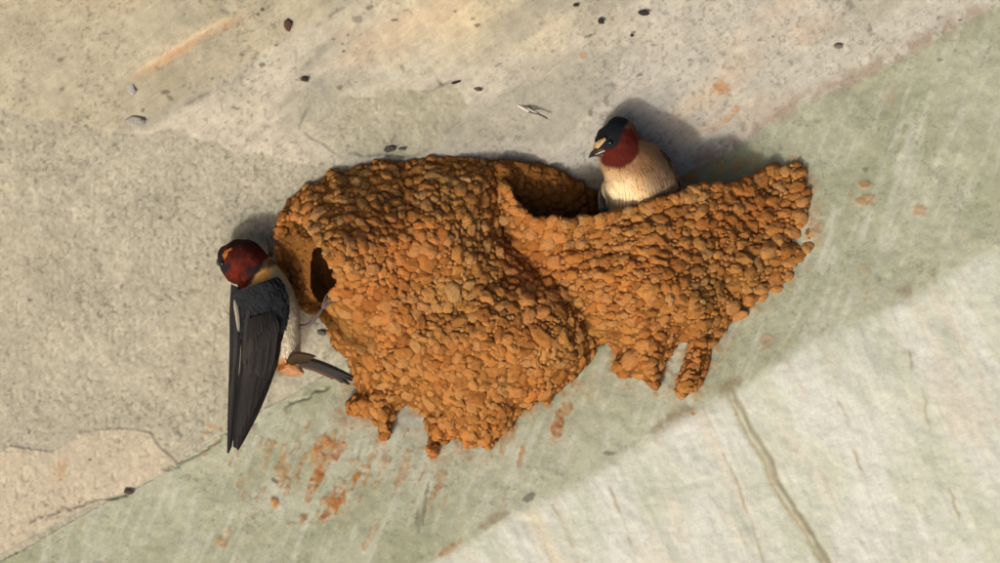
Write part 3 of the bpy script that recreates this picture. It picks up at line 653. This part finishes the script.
for i, (p, wd_) in enumerate([(([(656, 149), (668, 162), (677, 178), (680, 197)]), 2.0), (([(657, 154), (666, 166), (673, 182), (676, 198)]), 1.6), (([(658, 160), (664, 171), (669, 184), (671, 199)]), 1.2)]):
    feather(p, wd_, [Y0 - 4 - i, Y0 - 5 - i * 2.5, Y0 + 2 - i * 2.5], np.array([.02, .016, .013]) * (1 + .9 * i), org, w1, M_gloss, edge=1.8)
w2, _ = wing_plate([(600.5, 188), (599.5, 194), (599, 202), (601, 212), (604, 222)], [(601.5, 188), (602, 195), (603, 202), (606, 211), (608, 222)], Y0 + 2, Y0 - 8, 4, org, b1, 'wing', np.array(DW) * 1.2, seed=4)
feather([(602, 196), (604, 206), (606, 220)], 2.6, [Y0 - 14, Y0 - 22, Y0 - 24], DW, org, w2, M_gloss)
feather([(601, 192), (601, 204), (603, 218)], 2.0, [Y0 - 12, Y0 - 18, Y0 - 22], np.array(DW) * 2.2, org, w2, M_gloss)

# --- clinging bird (left)
Y0 = float(Yc(262, 320)) - 62
org = np.array(P1(285, 300, Y0)); b2 = thing('swallow', org, 'cliff swallow clinging at the nest entrance, long dark folded wings hanging down', 'bird', 'cliff swallows')
st = [(221, 247, Y0, .5, .5), (224, 250, Y0, 10, 10), (231, 254.5, Y0, 18, 17), (241, 261, Y0, 22.8, 20), (252, 269, Y0 + 1, 20.5, 19), (260, 281, Y0 + 2, 23.5, 22), (267, 298, Y0 + 3, 27, 23), (272, 318, Y0 + 3, 27, 22),
      (278, 340, Y0 + 3, 22, 18), (285, 358, Y0 + 3, 15, 13), (292, 367, Y0 + 3, 8, 8), (298, 371, Y0 + 3, 1, 1)]
V, N, T, F = loft(st, seed=8); x, y = px_of(V)
c = np.broadcast_to(S(214, 200, 168) * .85, V.shape).copy(); wob = fbm(x, y, 7, 3, 411) * 2.5
c = mixc(c, S(150, 142, 104), sm(322, 296, y + wob) * .8)
c = mixc(c, S(236, 222, 196) * .9, sm(325, 345, y + wob) * .5)
c = mixc(c, ORNG, sm(355, 363, y + wob + (290 - x) * .35) * .8)
sd = -(x - 262) * .42 + (y - 262) * .9                                   # across the neck
ax = (x - 221) * .84 + (y - 247) * .54                                   # along head -> tail
c = mixc(c, S(214, 156, 84), sm(44, 47, ax + wob * .5) * sm(60, 55, ax + wob * .5) * sm(275, 268, x + 0 * y))
c = mixc(c, S(206, 176, 120) * .7, sm(281, 285, y + wob * .3) * (x < 252) * (ax < 56))
c = mixc(c, CHEST, sm(46, 43.5, ax + wob * .5))
c = c * np.where(ax < 46, .78, 1)[..., None]
c = mixc(c, S(92, 30, 17), sm(46, 43.5, ax + wob * .5) * sm(258, 268, y) * sm(250, 240, x) * .7)
c = mixc(c, CAP, sm(4, -3, (y - 247) + abs(x - 247) * .12 + wob * .6) * sm(266, 258, x) * .95)
c = c * np.where(ax < 46, 1 + .45 * fbm(x, y, 4, 3, 431), 1)[..., None]; c = np.clip(c, .004, 1)
c = mixc(c, CAP, sm(6, 3, seg_dist(x, y, [(250, 271), (262, 266), (272, 262)]) + wob * .7) * .8)
c = mixc(c, CAP, sm(6, 2.5, seg_dist(x, y, [(220, 254), (220.5, 262), (222, 271), (227, 266)]) + wob * .4) * .9)
c = mixc(c, np.array(CHEST) * .45, sm(9, 4, seg_dist(x, y, [(238, 247), (250, 246)]) + wob) * .6)
build('body', V.reshape(-1, 3), F, M_feather, org, b2, colors=c.reshape(-1, 3))
plumage(V, N, T, c, 3600, 16, org, b2, ln=6.0, wd=1.2, lift=.03, keep=(ax > 50))
plumage(V, N, T, c, 2400, 17, org, b2, ln=3.2, wd=.9, lift=.10, keep=(ax <= 50) & (ax > 4)).name = 'head_plumage'
patch([(222, 255), (225, 250.5), (231, 247.5), (232, 249.5), (228, 252), (227, 256), (224.5, 260)], headY(242, 261, 26.5, Y0), S(190, 120, 62) * .55, org, b2)
ball(222.5, 263, Y0 - 12.5, 2.6, M_eye, org, b2, 'eye', (1, .7, 1)); ball(229, 248, Y0 + 16, 2.6, M_eye, org, b2, 'eye')
tube([(223, 259, Y0 + 8), (219, 261, Y0 + 13), (216.5, 264, Y0 + 19)], [4.4, 2.8, .4], M_beak, org, b2, 'upper_beak', ns=12)
tube([(224, 263, Y0 + 8), (220, 264, Y0 + 13), (217.5, 265.5, Y0 + 18)], [3.2, 2.0, .35], M_beak, org, b2, 'lower_beak', ns=12)
# far wing (thin, at the left)
wf, _ = wing_plate([(231, 284), (229.5, 310), (229.5, 345), (228.5, 385), (227.5, 420), (227, 453)], [(240, 288), (242, 312), (241, 345), (237.5, 385), (232.5, 420), (229, 454)], Y0 - 8, Y0 + 6, 4, org, b2, 'wing', DW, seed=12)
for i in range(4):
    feather([(235 + i, 300 + 8 * i), (236 + i * .6, 350), (234 - i * .3 + 1, 392 - 6 * i), (229.5 + i * 1.1, 452 - i * 26)], 3.0 - .2 * i, [Y0 - 14 - i * .8, Y0 - 11 - i * .8, Y0 - 5 - i, Y0 + 2 - i], np.array(DW) * (.9 + .18 * i), org, wf, M_gloss, edge=2.2)
# pale gap between the wings: streaked back
feather([(234.5, 300), (237, 315), (239, 332)], 1.9, [Y0 - 20, Y0 - 21, Y0 - 20], S(140, 133, 118), org, b2, M_feather, tipround=.6, name='mantle_stripe')
# near wing
Lp = [(232, 292), (236, 302), (240, 322), (241, 350), (238, 385), (234, 420), (233, 447)]; Rp = [(277, 277), (285, 290), (288, 312), (282, 345), (273, 378), (258, 415), (239, 450)]
wn_, sYn = wing_plate(Lp, Rp, Y0 - 20, Y0 - 6, 13, org, b2, 'wing', DW, seed=13)
for i in range(9):                                  # primaries, outermost longest
    u = i / 8.0; tip = (237.5 + 34 * u ** 1.1, 451 - 78 * u ** .95)
    root = (250 + 22 * u, 318 - 6 * u); mid = ((root[0] * .45 + tip[0] * .55) + 5 * (1 - abs(u - .4)), (root[1] + tip[1]) / 2)
    k0 = sYn(*root) - 1.5 - (8 - i) * .45; k1 = sYn(*mid) - 1.3 - (8 - i) * .4; k2 = sYn(*tip) - .8 - (8 - i) * .25
    feather([root, ((root[0] + mid[0]) / 2 + 2, (root[1] + mid[1]) / 2), mid, tip], 4.6 - .5 * u, [k0, k0 - .3, k1, (k1 + k2) / 2, k2], np.array([.0125, .0105, .0100]) * (1 + .10 * math.sin(i * 2.1)), org, wn_, M_gloss, tipround=.3, edge=1.35, arch=.35)
for i, (tx, ty, rx_, ry_) in enumerate([(266, 372, 272, 312), (260, 377, 264, 312), (252, 374, 257, 312), (246, 366, 250, 310)]):   # tertials and secondaries
    k0 = sYn(rx_, ry_) - .5 - i * .3; k1 = sYn(tx, ty) - 5.0 - i * .4
    feather([(rx_, ry_), ((rx_ + tx) / 2 + 1, (ry_ + ty) / 2), (tx, ty)], 6.6 - .5 * i, [k0, (k0 + k1) / 2, k1], np.array([.016, .0138, .0132]) * (1 + .1 * i), org, wn_, M_gloss, tipround=.35, edge=1.7, arch=.5)
Vw, tw = wing_plate.last; mk = (tw > .01) & (tw < .42)
Nw = np.broadcast_to(np.array([0, -1.0, 0]), Vw.shape); Tw = np.gradient(Vw, axis=0); Tw = Tw / (np.linalg.norm(Tw, axis=-1)[..., None] + 1e-9)
cw_ = np.broadcast_to(np.array([.0085, .010, .012]), Vw.shape) * (1 + .3 * fbm(Vw[..., 0], Vw[..., 2], 9, 3, 441))[..., None]
pw = plumage(Vw + np.array([0, -.3, 0]), Nw, Tw, cw_, 900, 18, org, wn_, ln=8.5, wd=2.3, lift=.02, keep=mk); pw.data.materials.clear(); pw.data.materials.append(M_gloss); pw.name = 'wing_coverts'
# tail and undertail coverts
for i, (tx, ty, w_) in enumerate([(354, 378, 3.4), (353, 381, 3.4), (350, 385, 3.2), (343, 383, 2.8), (334, 378, 2.4)]):
    feather([(292, 361 + i * 1.0), (312, 361.5 + i * 1.7), (332, 368.5 + i * 2.1), (tx, ty)], w_ * .95, [Y0 - 4 + i * 1.2, Y0 - 6 + i * 1.2, Y0 - 4 + i, Y0 - 2 + i], np.array([.017, .014, .012]) if i < 3 else S(62, 42, 28), org, b2, M_gloss, name='tail_feather', edge=1.7, tipround=.5)
for i in range(5):
    feather([(284 + i, 366 - i * 1.5), (296, 362 - i * 2), (308 + i * 2, 363 - i * 1.6)], 2.3, [Y0 - 8 - i, Y0 - 10 - i, Y0 - 9 - i], S(84, 66, 46) * (.25 + .06 * i), org, b2, M_feather, name='tail_covert', tipround=.5)
for i in range(6):
    feather([(278 + i * 1.5, 352 + i), (280 + i * 2, 362 + i * .6), (279 + i * 3.2, 371 - i * 1.2)], 3.0, [Y0 - 10, Y0 - 9, Y0 - 7], np.array(ORNG) * (.40 + .06 * i), org, b2, M_feather, name='rump_feather', tipround=.6)
# legs and toes
Yh = float(Ycav(320, 305))
def foot(px, py, Y, dirs, ln, parent):
    for a, dz in dirs:
        ex, ey = px + math.cos(R(a)) * ln, py - math.sin(R(a)) * ln
        tube([(px, py, Y), ((px + ex) / 2, (py + ey) / 2 - 1, Y - 2), (ex, ey, Y - 1 + dz), (ex + math.cos(R(a - 50)) * 3, ey - math.sin(R(a - 50)) * 3, Y + 2 + dz)], [1.3, 1.2, .9, .25], M_leg, org, parent, 'toe')
lg = tube([(294, 326, Y0 + 4), (306, 326, Y0 - 2), (316, 318, Y0 - 6), (322, 309, Y0 - 10)], [3.4, 2.0, 1.6, 1.5], M_leg, org, b2, 'leg')
foot(322, 309, Y0 - 10, ((72, 0), (52, -2), (30, 0), (230, 0)), 15, lg)
lg = tube([(262, 262, Y0 + 12), (270, 254, Y0 + 14), (272, 246, Y0 + 14)], [2.2, 1.7, 1.4], M_leg, org, b2, 'leg')
foot(272, 247, Y0 + 14, ((100, 0), (70, 0), (40, 0), (270, 0)), 9, lg)

# ------------------------------------------------------------------ small things stuck on the concrete
def fleck(name, px, py, a, b, ang, col, label, cat='dirt fleck', hgt=.25, seed=0):
    v, f = CL3[seed % 16]; ca, sa = math.cos(R(ang)), math.sin(R(ang))
    a *= .85; b *= .85; W_ = v * np.array([a, 1, b]); W_ = np.stack([W_[:, 0] * ca - W_[:, 2] * sa, v[:, 1] * min(a, b) * hgt, W_[:, 0] * sa + W_[:, 2] * ca], -1)
    y0 = float(Yc(px, py)) - 1.5; c0 = np.array(P1(px, py, y0 - min(a, b) * .2))
    o = build(name, W_ + c0, f, M_speck, c0, colors=np.broadcast_to(np.array(col), v.shape)); tag(o, label, cat, 'flecks stuck to the ceiling'); return o
dk = S(84, 58, 50); gr = S(110, 108, 104); nr_ = S(52, 44, 42)
F_ = [(288, 25, 4.2, 7, 5, dk, 'reddish brown oval fleck, largest on the ceiling above the left nest', 1), (131, 88, 4.5, 9, 18, S(150, 148, 140), 'long grey smooth lump on the ceiling at upper left', 2),
      (135, 121, 11, 6, 0, S(146, 142, 132), 'broad grey lump just below the long grey smooth lump', 3), (305, 79, 4.5, 2.6, -20, nr_, 'dark fleck beside the rough olive patch, on its upper left', 4),
      (601, 21, 4, 3, -30, nr_, 'rounded dark brown fleck on the ceiling above the sitting swallow', 5), (644, 13, 6.5, 2.8, 0, nr_, 'long flat dark fleck up and right of the rounded brown one', 6),
      (576, 5, 3.5, 1.8, 0, nr_, 'tiny dark fleck at the top edge, left of the rounded brown one', 7), (456, 82, 5.5, 1.8, 12, nr_, 'thin dark sliver at the tip of the rough olive patch', 8),
      (478, 89, 4.8, 2.2, -15, S(80, 72, 62), 'small flat dark fleck right of the thin dark sliver', 9), (838, 46, 5.5, 2.8, 0, S(110, 96, 88), 'isolated grey brown oval fleck at far upper right', 10),
      (390, 149, 6.5, 4.2, 10, S(70, 66, 62), 'dark grey crumb sticking out above the left nest top', 11), (402, 149, 5, 1.6, 0, S(86, 82, 76), 'thin grey chip beside the dark grey crumb', 12),
      (632, 35, 2.4, 1.8, 0, nr_, 'tiny round dark dot between the two larger dark flecks', 13), (129, 492, 6, 3.2, -10, S(70, 62, 56), 'dark brown crumb in the corner crack at lower left', 14),
      (322, 333, 5.5, 3.0, -12, S(92, 90, 88), 'grey chip between the clinging swallow and the nest', 15)]
for (px, py, a, b, ang, col, lab, sd_) in F_: fleck('dirt_fleck', px, py, a, b, ang, col, lab, seed=sd_)
def small_feather():
    o = np.array(P1(530, 111, float(Yc(530, 111)) - 2)); r_ = thing('loose_feather', o, 'small pale curled feather stuck on the ceiling between nest and sitting swallow', 'feather')
    y0 = float(Yc(530, 111)) - 4
    feather([(515, 103), (524, 108), (531, 112)], 1.5, [y0, y0 - 2, y0], S(178, 170, 158), o, r_, M_feather, name='pale_barb')
    feather([(528, 112), (538, 114), (548, 119)], 1.2, [y0 - 1, y0 - 2, y0], S(105, 96, 92), o, r_, M_feather, name='dark_barb')
    feather([(527, 107), (533, 111), (540, 113)], .8, [y0 - 1, y0 - 3, y0], S(170, 162, 150), o, r_, M_feather, name='pale_barb')
small_feather()
